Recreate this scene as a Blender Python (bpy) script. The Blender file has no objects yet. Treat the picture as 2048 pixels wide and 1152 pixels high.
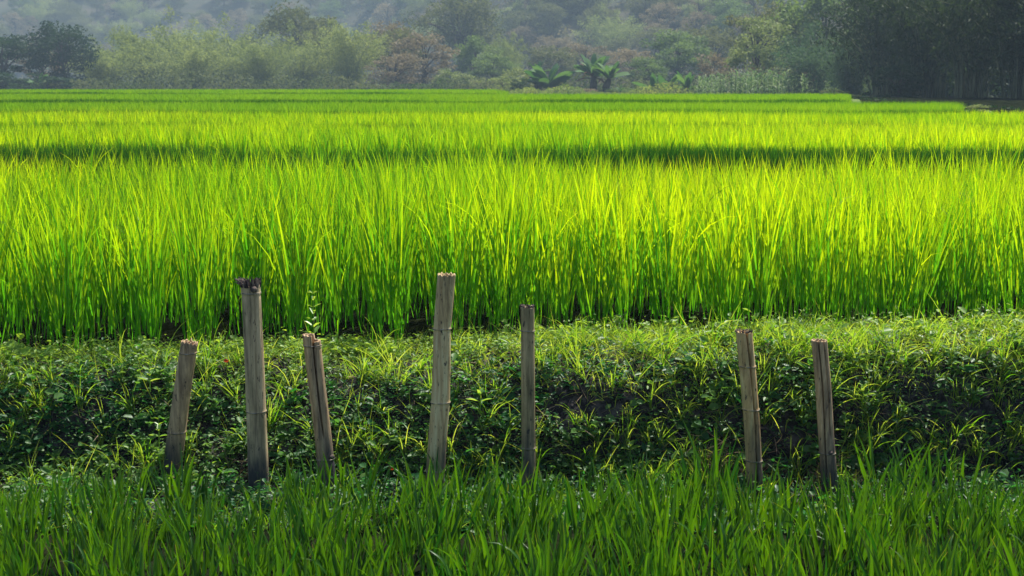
import bpy, math, random
import numpy as np
from mathutils import Vector

# ------------------------------------------------------------------ camera, sky, sun, exposure
sc = bpy.context.scene
C = sc.collection
F = 2844.0                       # focal length in pixels of a 2048 wide frame (50 mm lens)
EYE = 1.75
PITCH = math.atan((576 - 150) / F)
cam_d = bpy.data.cameras.new("camera")
cam = bpy.data.objects.new("camera", cam_d)
C.objects.link(cam)
cam_d.sensor_width = 36
cam_d.lens = 50
cam_d.clip_start = 0.05
cam_d.clip_end = 3000
cam.location = (0, 0, EYE)
cam.rotation_euler = (math.pi / 2 - PITCH, 0, 0)
cam_d.dof.use_dof = True
cam_d.dof.focus_distance = 6.4
cam_d.dof.aperture_fstop = 10.0
sc.camera = cam

SUN_EL, SUN_AZ = math.radians(60), math.radians(36)      # ahead of the camera
w = bpy.data.worlds.new("World")
sc.world = w
w.use_nodes = True
nt = w.node_tree
sky = nt.nodes.new("ShaderNodeTexSky")
sky.sky_type = 'NISHITA'
sky.sun_disc = False
sky.sun_elevation = SUN_EL
sky.sun_rotation = SUN_AZ
nt.links.new(sky.outputs[0], nt.nodes["Background"].inputs[0])
nt.nodes["Background"].inputs[1].default_value = 0.072
sd = bpy.data.lights.new("sun", 'SUN')
sd.energy = 4.6
sd.angle = math.radians(0.5)
sd.color = (1.0, 0.95, 0.84)
sun = bpy.data.objects.new("sun", sd)
C.objects.link(sun)
sv = Vector((math.sin(SUN_AZ) * math.cos(SUN_EL), math.cos(SUN_AZ) * math.cos(SUN_EL), math.sin(SUN_EL)))
sun.rotation_euler = sv.to_track_quat('Z', 'Y').to_euler()
sc.view_settings.view_transform = 'Standard'
sc.view_settings.look = 'None'
sc.view_settings.exposure = 1.0
sc.view_settings.gamma = 1
sc.render.engine = 'CYCLES'
sc.cycles.max_bounces = 8
sc.cycles.diffuse_bounces = 6
sc.cycles.glossy_bounces = 2
sc.cycles.transmission_bounces = 5
sc.cycles.volume_bounces = 0
sc.cycles.use_denoising = True

rng = np.random.default_rng(7)
random.seed(7)
PI = math.pi


def at(px, py, Y):
    """world point at depth Y that a pixel of the 2048 x 1152 frame looks at"""
    a, b = (px - 1024) / F, -(py - 576) / F
    d = Vector((a, math.cos(PITCH) + b * math.sin(PITCH), -math.sin(PITCH) + b * math.cos(PITCH)))
    k = Y / d.y
    return Vector((d.x * k, Y, EYE + d.z * k))


# ------------------------------------------------------------------ helpers
def tag(o, label=None, cat=None, group=None, kind=None):
    if label: o['label'] = label
    if cat: o['category'] = cat
    if group: o['group'] = group
    if kind: o['kind'] = kind
    return o


def link(name, me, mat=None, parent=None, loc=None):
    o = bpy.data.objects.new(name, me)
    C.objects.link(o)
    if mat is not None and me is not None:
        me.materials.append(mat)
    if parent is not None: o.parent = parent
    if loc is not None: o.location = loc
    return o


def np_mesh(name, V, Q, attrs=None, smooth=False):
    """V (n,3), Q (m,4) quads -> mesh"""
    V = np.ascontiguousarray(V, dtype=np.float32)
    Q = np.ascontiguousarray(Q, dtype=np.int32)
    me = bpy.data.meshes.new(name)
    k = Q.shape[1]
    me.vertices.add(len(V))
    me.vertices.foreach_set("co", V.ravel())
    me.loops.add(Q.size)
    me.loops.foreach_set("vertex_index", Q.ravel())
    me.polygons.add(len(Q))
    me.polygons.foreach_set("loop_start", np.arange(0, Q.size, k, dtype=np.int32))
    if smooth:
        me.polygons.foreach_set("use_smooth", np.ones(len(Q), dtype=bool))
    for n, a in (attrs or {}).items():
        at_ = me.attributes.new(n, 'FLOAT', 'POINT')
        at_.data.foreach_set("value", np.ascontiguousarray(a, dtype=np.float32).ravel())
    me.update(calc_edges=True)
    return me


def blades(P, az, th0, bend, L, W, tw, var, segs=4, p=1.6, wide=0.0, fold=0.0):
    """curved tapering strips.  P (n,3) roots. th0 lean from vertical, bend extra angle at the tip."""
    n = len(P)
    s = np.linspace(0, 1, segs + 1)
    V = np.zeros((n, segs + 1, 2, 3))
    pos = P.copy().astype(float)
    ca, sa = np.cos(az), np.sin(az)
    ds = L / segs
    for i in range(segs + 1):
        th = th0 + bend * s[i] ** p
        T = np.stack([ca * np.sin(th), sa * np.sin(th), np.cos(th)], 1)
        if i:
            thm = th0 + bend * ((s[i] + s[i - 1]) / 2) ** p
            Tm = np.stack([ca * np.sin(thm), sa * np.sin(thm), np.cos(thm)], 1)
            pos = pos + Tm * ds[:, None]
        H = np.stack([-sa, ca, np.zeros(n)], 1)
        B = np.cross(T, H)
        WD = H * np.cos(tw)[:, None] + B * np.sin(tw)[:, None]
        prof = (1 - s[i]) ** 0.75 * (0.55 + 0.45 * min(1, s[i] * 4)) if wide == 0 else max(0.03, math.sin(PI * min(1, s[i] * (1 - wide) + wide * 0.5)) ** 0.8)
        prof = max(prof, 0.04) if i < segs else 0.03
        hw = (W * 0.5 * prof)[:, None]
        V[:, i, 0] = pos - WD * hw
        V[:, i, 1] = pos + WD * hw
    if fold:
        Tn = np.gradient(V.mean(2), axis=1); Wn = V[:, :, 1] - V[:, :, 0]
        Nn = np.cross(Tn, Wn); Nn /= np.linalg.norm(Nn, axis=2, keepdims=True) + 1e-9
        mid = V.mean(2) - Nn * (fold * np.linalg.norm(Wn, axis=2, keepdims=True))
        V3 = np.stack([V[:, :, 0], mid, V[:, :, 1]], 2).reshape(-1, 3)
        base = ((np.arange(n) * (segs + 1) * 3)[:, None] + (np.arange(segs) * 3)[None, :]).reshape(-1)
        Q = np.concatenate([np.stack([base, base + 1, base + 4, base + 3], 1), np.stack([base + 1, base + 2, base + 5, base + 4], 1)])
        return V3, Q, np.repeat(var, (segs + 1) * 3), np.tile(np.repeat(s, 3), n)
    V = V.reshape(-1, 3)
    base = (np.arange(n) * (segs + 1) * 2)[:, None] + (np.arange(segs) * 2)[None, :]
    base = base.reshape(-1)
    Q = np.stack([base, base + 1, base + 3, base + 2], 1)
    va = np.repeat(var, (segs + 1) * 2)
    t = np.tile(np.repeat(s, 2), n)
    return V, Q, va, t


def join(parts):
    Vs, Qs, vs, ts, off = [], [], [], [], 0
    for V, Q, va, t in parts:
        Vs.append(V); Qs.append(Q + off); vs.append(va); ts.append(t); off += len(V)
    return np.concatenate(Vs), np.concatenate(Qs), np.concatenate(vs), np.concatenate(ts)


def leaf_quads(P, N, U, L, W, var, cup=0.25):
    """ovate leaves folded on the midrib: 2 quads per leaf side = 4 quads. U = direction of the leaf, N = its normal."""
    U = U / np.linalg.norm(U, axis=1, keepdims=True)
    S = np.cross(N, U); S /= np.linalg.norm(S, axis=1, keepdims=True) + 1e-9
    N2 = np.cross(U, S)
    L = L[:, None]; W = W[:, None]
    b = P
    m = P + U * L * 0.45 - N2 * L * cup * 0.15
    tp = P + U * L - N2 * L * cup * 0.55
    l1 = P + U * L * 0.28 - S * W * 0.42 + N2 * W * cup * 0.5
    l2 = P + U * L * 0.66 - S * W * 0.38 + N2 * W * cup * 0.2
    r1 = P + U * L * 0.28 + S * W * 0.42 + N2 * W * cup * 0.5
    r2 = P + U * L * 0.66 + S * W * 0.38 + N2 * W * cup * 0.2
    V = np.stack([b, m, tp, l1, l2, r1, r2], 1)
    n = len(P)
    o = (np.arange(n) * 7)[:, None]
    f = np.array([[0, 1, 4, 3], [1, 2, 2, 4], [0, 5, 6, 1], [1, 6, 2, 2]])
    # use tidy quads only
    f = np.array([[0, 1, 4, 3], [0, 5, 6, 1]])
    Q1 = (o[:, :, None] + f[None]).reshape(-1, 4)
    # tips as thin quads: add a second set with mid tip vertex
    g = np.array([[1, 2, 4], [1, 6, 2]])
    T1 = (o[:, :, None] + g[None]).reshape(-1, 3)
    Q2 = np.concatenate([T1, T1[:, 2:3]], 1)
    t = np.tile(np.array([0, .45, 1, .3, .66, .3, .66]), n)
    return V.reshape(-1, 3), Q1, T1, np.repeat(var, 7), t


def mixed_mesh(name, V, Q, T, attrs, smooth=False):
    me = bpy.data.meshes.new(name)
    V = np.ascontiguousarray(V, dtype=np.float32)
    me.vertices.add(len(V)); me.vertices.foreach_set("co", V.ravel())
    loops = np.concatenate([Q.ravel(), T.ravel()]).astype(np.int32)
    me.loops.add(len(loops)); me.loops.foreach_set("vertex_index", loops)
    st = np.concatenate([np.arange(len(Q)) * 4, len(Q) * 4 + np.arange(len(T)) * 3]).astype(np.int32)
    me.polygons.add(len(st)); me.polygons.foreach_set("loop_start", st)
    if smooth: me.polygons.foreach_set("use_smooth", np.ones(len(st), dtype=bool))
    for n, a in attrs.items():
        at_ = me.attributes.new(n, 'FLOAT', 'POINT')
        at_.data.foreach_set("value", np.ascontiguousarray(a, dtype=np.float32))
    me.update(calc_edges=True)
    return me


def cards(P, size, asp, var, droop=None):
    """small leaf-sized rhombi scattered in a crown, random facing"""
    n = len(P)
    U = rng.normal(size=(n, 3))
    if droop is not None:
        U[:, 2] = U[:, 2] * 0.4 - droop
    U /= np.linalg.norm(U, axis=1, keepdims=True)
    R = rng.normal(size=(n, 3))
    S = np.cross(U, R); S /= np.linalg.norm(S, axis=1, keepdims=True) + 1e-9
    l = (size * 0.5)[:, None]; wd = l * asp
    V = np.stack([P - U * l, P + S * wd, P + U * l, P - S * wd], 1).reshape(-1, 3)
    Q = np.arange(n * 4).reshape(-1, 4)
    return V, Q, np.repeat(var, 4), np.tile(np.array([0, .5, 1, .5]), n)


def tube(pts, rad, seg=8, cap=False):
    pts = np.array(pts, float); n = len(pts)
    rad = np.array(rad, float)
    tang = np.gradient(pts, axis=0)
    tang /= np.linalg.norm(tang, axis=1, keepdims=True) + 1e-9
    ref = np.array([0.123, 0.987, 0.1])
    A = np.cross(tang, ref); A /= np.linalg.norm(A, axis=1, keepdims=True) + 1e-9
    B = np.cross(tang, A)
    ang = np.linspace(0, 2 * PI, seg, endpoint=False)
    V = pts[:, None] + rad[:, None, None] * (A[:, None] * np.cos(ang)[None, :, None] + B[:, None] * np.sin(ang)[None, :, None])
    i = np.arange(n - 1)[:, None] * seg
    j = np.arange(seg)[None]
    jn = (j + 1) % seg
    Q = np.stack([i + j, i + jn, i + seg + jn, i + seg + j], -1).reshape(-1, 4)
    V = V.reshape(-1, 3)
    return V, Q, np.zeros(len(V)), np.repeat(np.linspace(0, 1, n), seg)


def fbm(x, y, seed=0, octs=4, f=1.0):
    r = np.random.default_rng(seed)
    out = np.zeros(np.broadcast(x, y).shape); a = 1.0
    for k in range(octs):
        for _ in range(3):
            th, ph = r.uniform(0, 2 * PI, 2)
            out = out + a * np.sin((x * math.cos(th) + y * math.sin(th)) * f * r.uniform(0.8, 1.3) + ph) / 3
        f *= 2.1; a *= 0.55
    return out


# ------------------------------------------------------------------ materials
def M(name):
    m = bpy.data.materials.new(name); m.use_nodes = True
    return m, m.node_tree.nodes, m.node_tree.links


def leaf_mat(name, c1, c2, tr1, tr2, trans=0.5, rough=0.62, spec=0.15, obj_var=0.0, base_dark=None, tip=False):
    """c1..c2 reflected, tr1..tr2 transmitted colour, mixed by the per-leaf 'var' attribute"""
    m, N, L = M(name)
    out = N["Material Output"]; pb = N["Principled BSDF"]
    a = N.new("ShaderNodeAttribute"); a.attribute_name = "var"
    fac = a.outputs["Fac"]
    if obj_var:
        oi = N.new("ShaderNodeObjectInfo")
        ma = N.new("ShaderNodeMath"); ma.operation = 'MULTIPLY_ADD'
        ma.inputs[1].default_value = obj_var
        mb = N.new("ShaderNodeMath"); mb.operation = 'MULTIPLY'; mb.inputs[1].default_value = 1 - obj_var
        L.new(fac, mb.inputs[0]); L.new(oi.outputs["Random"], ma.inputs[0]); L.new(mb.outputs[0], ma.inputs[2])
        fac = ma.outputs[0]

    def ramp(x, y):
        mx = N.new("ShaderNodeMix"); mx.data_type = 'RGBA'
        mx.inputs[6].default_value = (*x, 1); mx.inputs[7].default_value = (*y, 1)
        L.new(fac, mx.inputs[0]); return mx.outputs[2]
    col = ramp(c1, c2); tcol = ramp(tr1, tr2)
    if base_dark:
        t = N.new("ShaderNodeAttribute"); t.attribute_name = "t"
        mr = N.new("ShaderNodeMapRange"); mr.inputs[1].default_value = 0.0; mr.inputs[2].default_value = 0.5
        L.new(t.outputs["Fac"], mr.inputs[0])
        outc = []
        for c in (col, tcol):
            mx = N.new("ShaderNodeMix"); mx.data_type = 'RGBA'
            mx.inputs[6].default_value = (*base_dark, 1)
            L.new(mr.outputs[0], mx.inputs[0]); L.new(c, mx.inputs[7]); outc.append(mx.outputs[2])
        col, tcol = outc
    if tip:       # yellowed, drying leaf tips on some blades
        t = N.new("ShaderNodeAttribute"); t.attribute_name = "t"
        m1 = N.new("ShaderNodeMapRange"); m1.inputs[1].default_value = 0.84; L.new(t.outputs["Fac"], m1.inputs[0])
        m2 = N.new("ShaderNodeMapRange"); m2.inputs[1].default_value = 0.64; m2.inputs[2].default_value = 0.9; L.new(fac, m2.inputs[0])
        mm = N.new("ShaderNodeMath"); mm.operation = 'MULTIPLY'; L.new(m1.outputs[0], mm.inputs[0]); L.new(m2.outputs[0], mm.inputs[1])
        outc = []
        for c, y_ in ((col, (0.34, 0.24, 0.04)), (tcol, (0.75, 0.60, 0.04))):
            mx = N.new("ShaderNodeMix"); mx.data_type = 'RGBA'; mx.inputs[7].default_value = (*y_, 1)
            L.new(mm.outputs[0], mx.inputs[0]); L.new(c, mx.inputs[6]); outc.append(mx.outputs[2])
        col, tcol = outc
    L.new(col, pb.inputs["Base Color"])
    pb.inputs["Roughness"].default_value = rough
    pb.inputs["Specular IOR Level"].default_value = spec
    tn = N.new("ShaderNodeBsdfTranslucent"); L.new(tcol, tn.inputs["Color"])
    mx = N.new("ShaderNodeMixShader"); mx.inputs[0].default_value = trans
    L.new(pb.outputs[0], mx.inputs[1]); L.new(tn.outputs[0], mx.inputs[2]); L.new(mx.outputs[0], out.inputs[0])
    return m


def noise_mat(name, c1, c2, scale=8, rough=0.9, bump=0.3, stretch=(1, 1, 1), detail=6, c3=None, coord="Object", spec=0.2):
    m, N, L = M(name)
    pb = N["Principled BSDF"]
    tc = N.new("ShaderNodeTexCoord"); mp = N.new("ShaderNodeMapping"); mp.inputs["Scale"].default_value = stretch
    L.new(tc.outputs[coord], mp.inputs[0])
    n = N.new("ShaderNodeTexNoise"); n.inputs["Scale"].default_value = scale; n.inputs["Detail"].default_value = detail
    L.new(mp.outputs[0], n.inputs["Vector"])
    r = N.new("ShaderNodeValToRGB"); r.color_ramp.elements[0].position = 0.35; r.color_ramp.elements[1].position = 0.68
    r.color_ramp.elements[0].color = (*c1, 1); r.color_ramp.elements[1].color = (*c2, 1)
    if c3:
        e = r.color_ramp.elements.new(0.5); e.color = (*c3, 1)
    L.new(n.outputs["Fac"], r.inputs[0]); L.new(r.outputs[0], pb.inputs["Base Color"])
    pb.inputs["Roughness"].default_value = rough; pb.inputs["Specular IOR Level"].default_value = spec
    b = N.new("ShaderNodeBump"); b.inputs["Strength"].default_value = bump; b.inputs["Distance"].default_value = 0.02
    L.new(n.outputs["Fac"], b.inputs["Height"]); L.new(b.outputs[0], pb.inputs["Normal"])
    return m


RICE = leaf_mat("rice_leaf", (0.02, 0.11, 0.012), (0.16, 0.27, 0.004), (0.10, 0.40, 0.006), (0.82, 0.96, 0.002), trans=0.66, rough=0.45, spec=0.3, base_dark=(0.12, 0.48, 0.008), tip=True)
RICE_FAR = leaf_mat("rice_leaf_far", (0.04, 0.15, 0.01), (0.12, 0.25, 0.015), (0.15, 0.46, 0.01), (0.55, 0.80, 0.012), trans=0.5, rough=0.5, spec=0.2)
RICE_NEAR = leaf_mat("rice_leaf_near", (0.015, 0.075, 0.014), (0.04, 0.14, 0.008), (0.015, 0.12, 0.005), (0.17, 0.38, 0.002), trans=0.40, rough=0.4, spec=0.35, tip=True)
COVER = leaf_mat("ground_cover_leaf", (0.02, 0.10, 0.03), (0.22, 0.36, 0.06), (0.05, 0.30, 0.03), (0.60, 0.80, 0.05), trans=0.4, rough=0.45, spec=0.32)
BANKG = leaf_mat("bank_grass_blade", (0.05, 0.15, 0.01), (0.42, 0.50, 0.10), (0.20, 0.50, 0.005), (0.85, 0.92, 0.08), trans=0.5, rough=0.45, spec=0.4)
STRAW = leaf_mat("dry_straw", (0.12, 0.08, 0.06), (0.3, 0.22, 0.15), (0.1, 0.07, 0.04), (0.3, 0.22, 0.12), trans=0.2, rough=0.7, spec=0.2)
SOIL = noise_mat("bank_soil", (0.010, 0.010, 0.011), (0.085, 0.075, 0.07), scale=26, detail=12, bump=1.0, c3=(0.022, 0.02, 0.022))
GROUND = noise_mat("field_ground", (0.005, 0.008, 0.004), (0.018, 0.022, 0.010), scale=3, bump=0.4, spec=0.0)
HILL = noise_mat("hill_ground", (0.03, 0.04, 0.02), (0.07, 0.06, 0.035), scale=0.2, bump=0.3)
BARK = noise_mat("bark", (0.04, 0.03, 0.025), (0.12, 0.10, 0.08), scale=4, bump=0.5, stretch=(1, 1, .3))
CULM = noise_mat("bamboo_culm", (0.05, 0.07, 0.03), (0.22, 0.22, 0.12), scale=3, bump=0.1, stretch=(1, 1, .3))
BUND = noise_mat("bund_grass", (0.06, 0.12, 0.02), (0.16, 0.2, 0.05), scale=9, bump=0.8)
TL = {
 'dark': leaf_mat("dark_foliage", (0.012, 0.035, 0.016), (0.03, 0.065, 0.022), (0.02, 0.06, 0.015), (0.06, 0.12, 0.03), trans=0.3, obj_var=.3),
 'green': leaf_mat("green_foliage", (0.05, 0.10, 0.025), (0.15, 0.22, 0.055), (0.09, 0.18, 0.02), (0.28, 0.38, 0.07), trans=0.35, obj_var=.3),
 'olive': leaf_mat("olive_foliage", (0.05, 0.07, 0.025), (0.17, 0.17, 0.06), (0.08, 0.12, 0.02), (0.26, 0.27, 0.07), trans=0.35, obj_var=.3),
 'brown': leaf_mat("dry_foliage", (0.11, 0.09, 0.05), (0.34, 0.27, 0.17), (0.14, 0.12, 0.05), (0.42, 0.34, 0.16), trans=0.3, obj_var=.4),
 'pale': leaf_mat("pale_foliage", (0.12, 0.17, 0.05), (0.36, 0.38, 0.17), (0.16, 0.24, 0.04), (0.40, 0.46, 0.12), trans=0.35, obj_var=.2),
 'bamboo': leaf_mat("bamboo_foliage", (0.08, 0.13, 0.035), (0.26, 0.32, 0.10), (0.16, 0.24, 0.04), (0.50, 0.54, 0.13), trans=0.4, obj_var=.3),
 'tealbamboo': leaf_mat('blue_green_bamboo_foliage', (0.03, 0.08, 0.04), (0.10, 0.17, 0.07), (0.05, 0.14, 0.05), (0.20, 0.30, 0.09), trans=0.35, obj_var=.2),
 'darkbamboo': leaf_mat("shaded_bamboo_foliage", (0.008, 0.024, 0.014), (0.05, 0.085, 0.03), (0.012, 0.04, 0.014), (0.11, 0.16, 0.035), trans=0.3, obj_var=.3),  # shade within the grove put into a darker bamboo leaf colour
}
BANANA = leaf_mat("banana_leaf", (0.03, 0.10, 0.04), (0.16, 0.26, 0.10), (0.05, 0.18, 0.02), (0.2, 0.36, 0.06), trans=0.3, rough=0.7, spec=0.12, obj_var=.2)
CORN = leaf_mat("maize_leaf", (0.03, 0.10, 0.035), (0.36, 0.44, 0.20), (0.06, 0.20, 0.03), (0.32, 0.46, 0.12), trans=0.35, rough=0.6, spec=0.2, obj_var=.2)


def bamboo_mat(name, c1, c2, c3, seed, moss=(0.10, 0.10, 0.05)):
    m, N, L = M(name)
    pb = N["Principled BSDF"]
    tc = N.new("ShaderNodeTexCoord")

    def noise(scale, st, off=0, det=6):
        mp = N.new("ShaderNodeMapping"); mp.inputs["Scale"].default_value = st; mp.inputs["Location"].default_value = (seed, off, seed * 2)
        L.new(tc.outputs["Object"], mp.inputs[0])
        n = N.new("ShaderNodeTexNoise"); n.inputs["Scale"].default_value = scale; n.inputs["Detail"].default_value = det
        n.inputs["Roughness"].default_value = 0.65
        L.new(mp.outputs[0], n.inputs["Vector"]); return n.outputs["Fac"]
    streak = noise(60, (1, 1, 0.06))
    r = N.new("ShaderNodeValToRGB"); E = r.color_ramp.elements
    E[0].position = 0.30; E[0].color = (*c1, 1); E[1].position = 0.72; E[1].color = (*c3, 1)
    e = E.new(0.48); e.color = (*c2, 1)
    L.new(streak, r.inputs[0])
    blot = noise(9, (1, 1, 0.5), 3)
    r2 = N.new("ShaderNodeValToRGB"); r2.color_ramp.elements[0].position = 0.46; r2.color_ramp.elements[1].position = 0.72
    L.new(blot, r2.inputs[0])
    mx = N.new("ShaderNodeMix"); mx.data_type = 'RGBA'; mx.inputs[7].default_value = (*moss, 1)
    mm = N.new("ShaderNodeMath"); mm.operation = 'MULTIPLY'; mm.inputs[1].default_value = 0.65
    L.new(r2.outputs[0], mm.inputs[0]); L.new(mm.outputs[0], mx.inputs[0]); L.new(r.outputs[0], mx.inputs[6])
    # dark fungus specks
    sp = noise(70, (1, 1, 0.35), 7, 3)
    r3 = N.new("ShaderNodeValToRGB"); r3.color_ramp.elements[0].position = 0.60; r3.color_ramp.elements[1].position = 0.70
    L.new(sp, r3.inputs[0])
    m2 = N.new("ShaderNodeMix"); m2.data_type = 'RGBA'; m2.inputs[7].default_value = (0.03, 0.027, 0.03, 1)
    L.new(r3.outputs[0], m2.inputs[0]); L.new(mx.outputs[2], m2.inputs[6])
    # damp, mud-stained foot with a ragged edge
    sx = N.new("ShaderNodeSeparateXYZ"); L.new(tc.outputs["Object"], sx.inputs[0])
    ad = N.new("ShaderNodeMath"); ad.operation = 'MULTIPLY_ADD'; ad.inputs[1].default_value = 0.7
    L.new(noise(14, (1, 1, 0.2), 9), ad.inputs[0]); L.new(sx.outputs[2], ad.inputs[2])
    mr = N.new("ShaderNodeMapRange"); mr.inputs[1].default_value = 0.42; mr.inputs[2].default_value = 0.66
    L.new(ad.outputs[0], mr.inputs[0])
    m3 = N.new("ShaderNodeMix"); m3.data_type = 'RGBA'; m3.inputs[6].default_value = (0.055, 0.052, 0.06, 1)
    L.new(mr.outputs[0], m3.inputs[0]); L.new(m2.outputs[2], m3.inputs[7])
    L.new(m3.outputs[2], pb.inputs["Base Color"])
    pb.inputs["Roughness"].default_value = 0.7; pb.inputs["Specular IOR Level"].default_value = 0.25
    b = N.new("ShaderNodeBump"); b.inputs["Strength"].default_value = 0.5; b.inputs["Distance"].default_value = 0.004
    L.new(streak, b.inputs["Height"]); L.new(b.outputs[0], pb.inputs["Normal"])
    return m


# ------------------------------------------------------------------ ground
GZ = 0.47                       # level of the upper paddies
ys = np.concatenate([np.linspace(-6, 5.6, 20), np.linspace(5.8, 7, 14), np.linspace(7.3, 70, 180), np.linspace(72, 240, 60), np.linspace(260, 1500, 20)])
xs = np.concatenate([np.linspace(-900, -60, 16), np.linspace(-50, 50, 120), np.linspace(60, 900, 16)])
FIELDS = [  # y0, y1, xl, xr (right edge as pixel column or None), height, blades per m2, width, segs
    (6.84, 9.3), (13.2, 16.1), (18.9, 21.2), (25.0, 30.0), (36.5, 46.0), (54.0, 63.0)]
gx, gy = np.meshgrid(xs, ys)


def ground_z(x, y):
    z = np.where(y < 6.1, 0.0, GZ)
    z = np.where((y >= 6.1) & (y < 6.4), GZ * (y - 6.1) / 0.3, z)
    for (a, b), (c, d) in zip(FIELDS[:-1], FIELDS[1:]):
        z = z + np.exp(-((y - (b + c) / 2) / 0.35) ** 2) * 0.12
    z = z + .28 * np.clip((y - 11.8) / .4, 0, 1) - .28 * np.clip((y - 64) / 4, 0, 1)
    z = z - .06 * np.clip(-(x + .2) / 2.2, 0, 1) * np.clip((7.8 - y) / .9, 0, 1) * (y > 6.35)
    far = np.clip((y - 70) / 50, 0, 1)
    z = z - far * GZ
    return z


gz = ground_z(gx, gy) + fbm(gx, gy, 3, 3, 1.2) * 0.012
n1, n2 = gx.shape
idx = np.arange(n1 * n2).reshape(n1, n2)
Q = np.stack([idx[:-1, :-1], idx[:-1, 1:], idx[1:, 1:], idx[1:, :-1]], -1).reshape(-1, 4)
me = np_mesh("ground", np.stack([gx, gy, gz], -1).reshape(-1, 3), Q, smooth=True)
tag(link("ground", me, GROUND), kind='structure')


# hillside behind everything
def hill_z(x, y):
    # the nearer slope climbs on the right, the left one stands farther off
    start = 262 + np.clip(-(x - 10) / 60, 0, 1) * 150 - np.clip((x - 20) / 60, 0, 1) * 60
    return np.clip(y - start, -12, 260) * 0.36 + fbm(x, y, 11, 4, 0.03) * 4 * np.clip((y - start) / 60, 0, 1) - 1.0


hx, hy = np.meshgrid(np.linspace(-420, 420, 110), np.linspace(190, 600, 60))
hz = hill_z(hx, hy)
n1, n2 = hx.shape
idx = np.arange(n1 * n2).reshape(n1, n2)
Q = np.stack([idx[:-1, :-1], idx[:-1, 1:], idx[1:, 1:], idx[1:, :-1]], -1).reshape(-1, 4)
tag(link("hillside", np_mesh("hillside", np.stack([hx, hy, hz], -1).reshape(-1, 3), Q, smooth=True), HILL), kind='structure')


# ------------------------------------------------------------------ earth bank
def bank_top(x):
    return 0.505 + 0.040 * np.clip(x, -3.2, 3.2) + 0.012 * np.sin(x * 2.3) + 0.008 * np.sin(x * 5.1 + 1)


PROF = np.array([(5.28, -0.05), (5.76, 0.02), (5.90, .12), (5.94, .26), (5.99, .42), (6.04, .60), (6.10, .78), (6.18, .92), (6.30, 1.0), (6.44, 1.02), (6.58, 1.0), (6.70, .90), (6.85, .78)])
_s = np.linspace(0, 1, len(PROF))


def bank_pt(x, v):
    """v 0..1 up the face and over the top"""
    yy = np.interp(v, _s, PROF[:, 0]); zz = np.interp(v, _s, PROF[:, 1])
    z = zz * bank_top(x)
    bump = fbm(x, z * 1.3 + yy, 5, 5, 4.5) * 0.042 + fbm(x, z * 1.3 + yy, 6, 3, 30) * 0.006
    return np.stack([x, yy - bump * (1 - 0.4 * (v > .6)), z + bump * 0.35], -1)


bx, bv = np.meshgrid(np.linspace(-5.2, 5.2, 520), np.linspace(0, 1, 110))
BP = bank_pt(bx, bv)
n1, n2 = bx.shape
idx = np.arange(n1 * n2).reshape(n1, n2)
Q = np.stack([idx[:-1, :-1], idx[:-1, 1:], idx[1:, 1:], idx[1:, :-1]], -1).reshape(-1, 4)
tag(link("earth_bank", np_mesh("earth_bank", BP.reshape(-1, 3), Q, smooth=True), SOIL), kind='structure')


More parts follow.
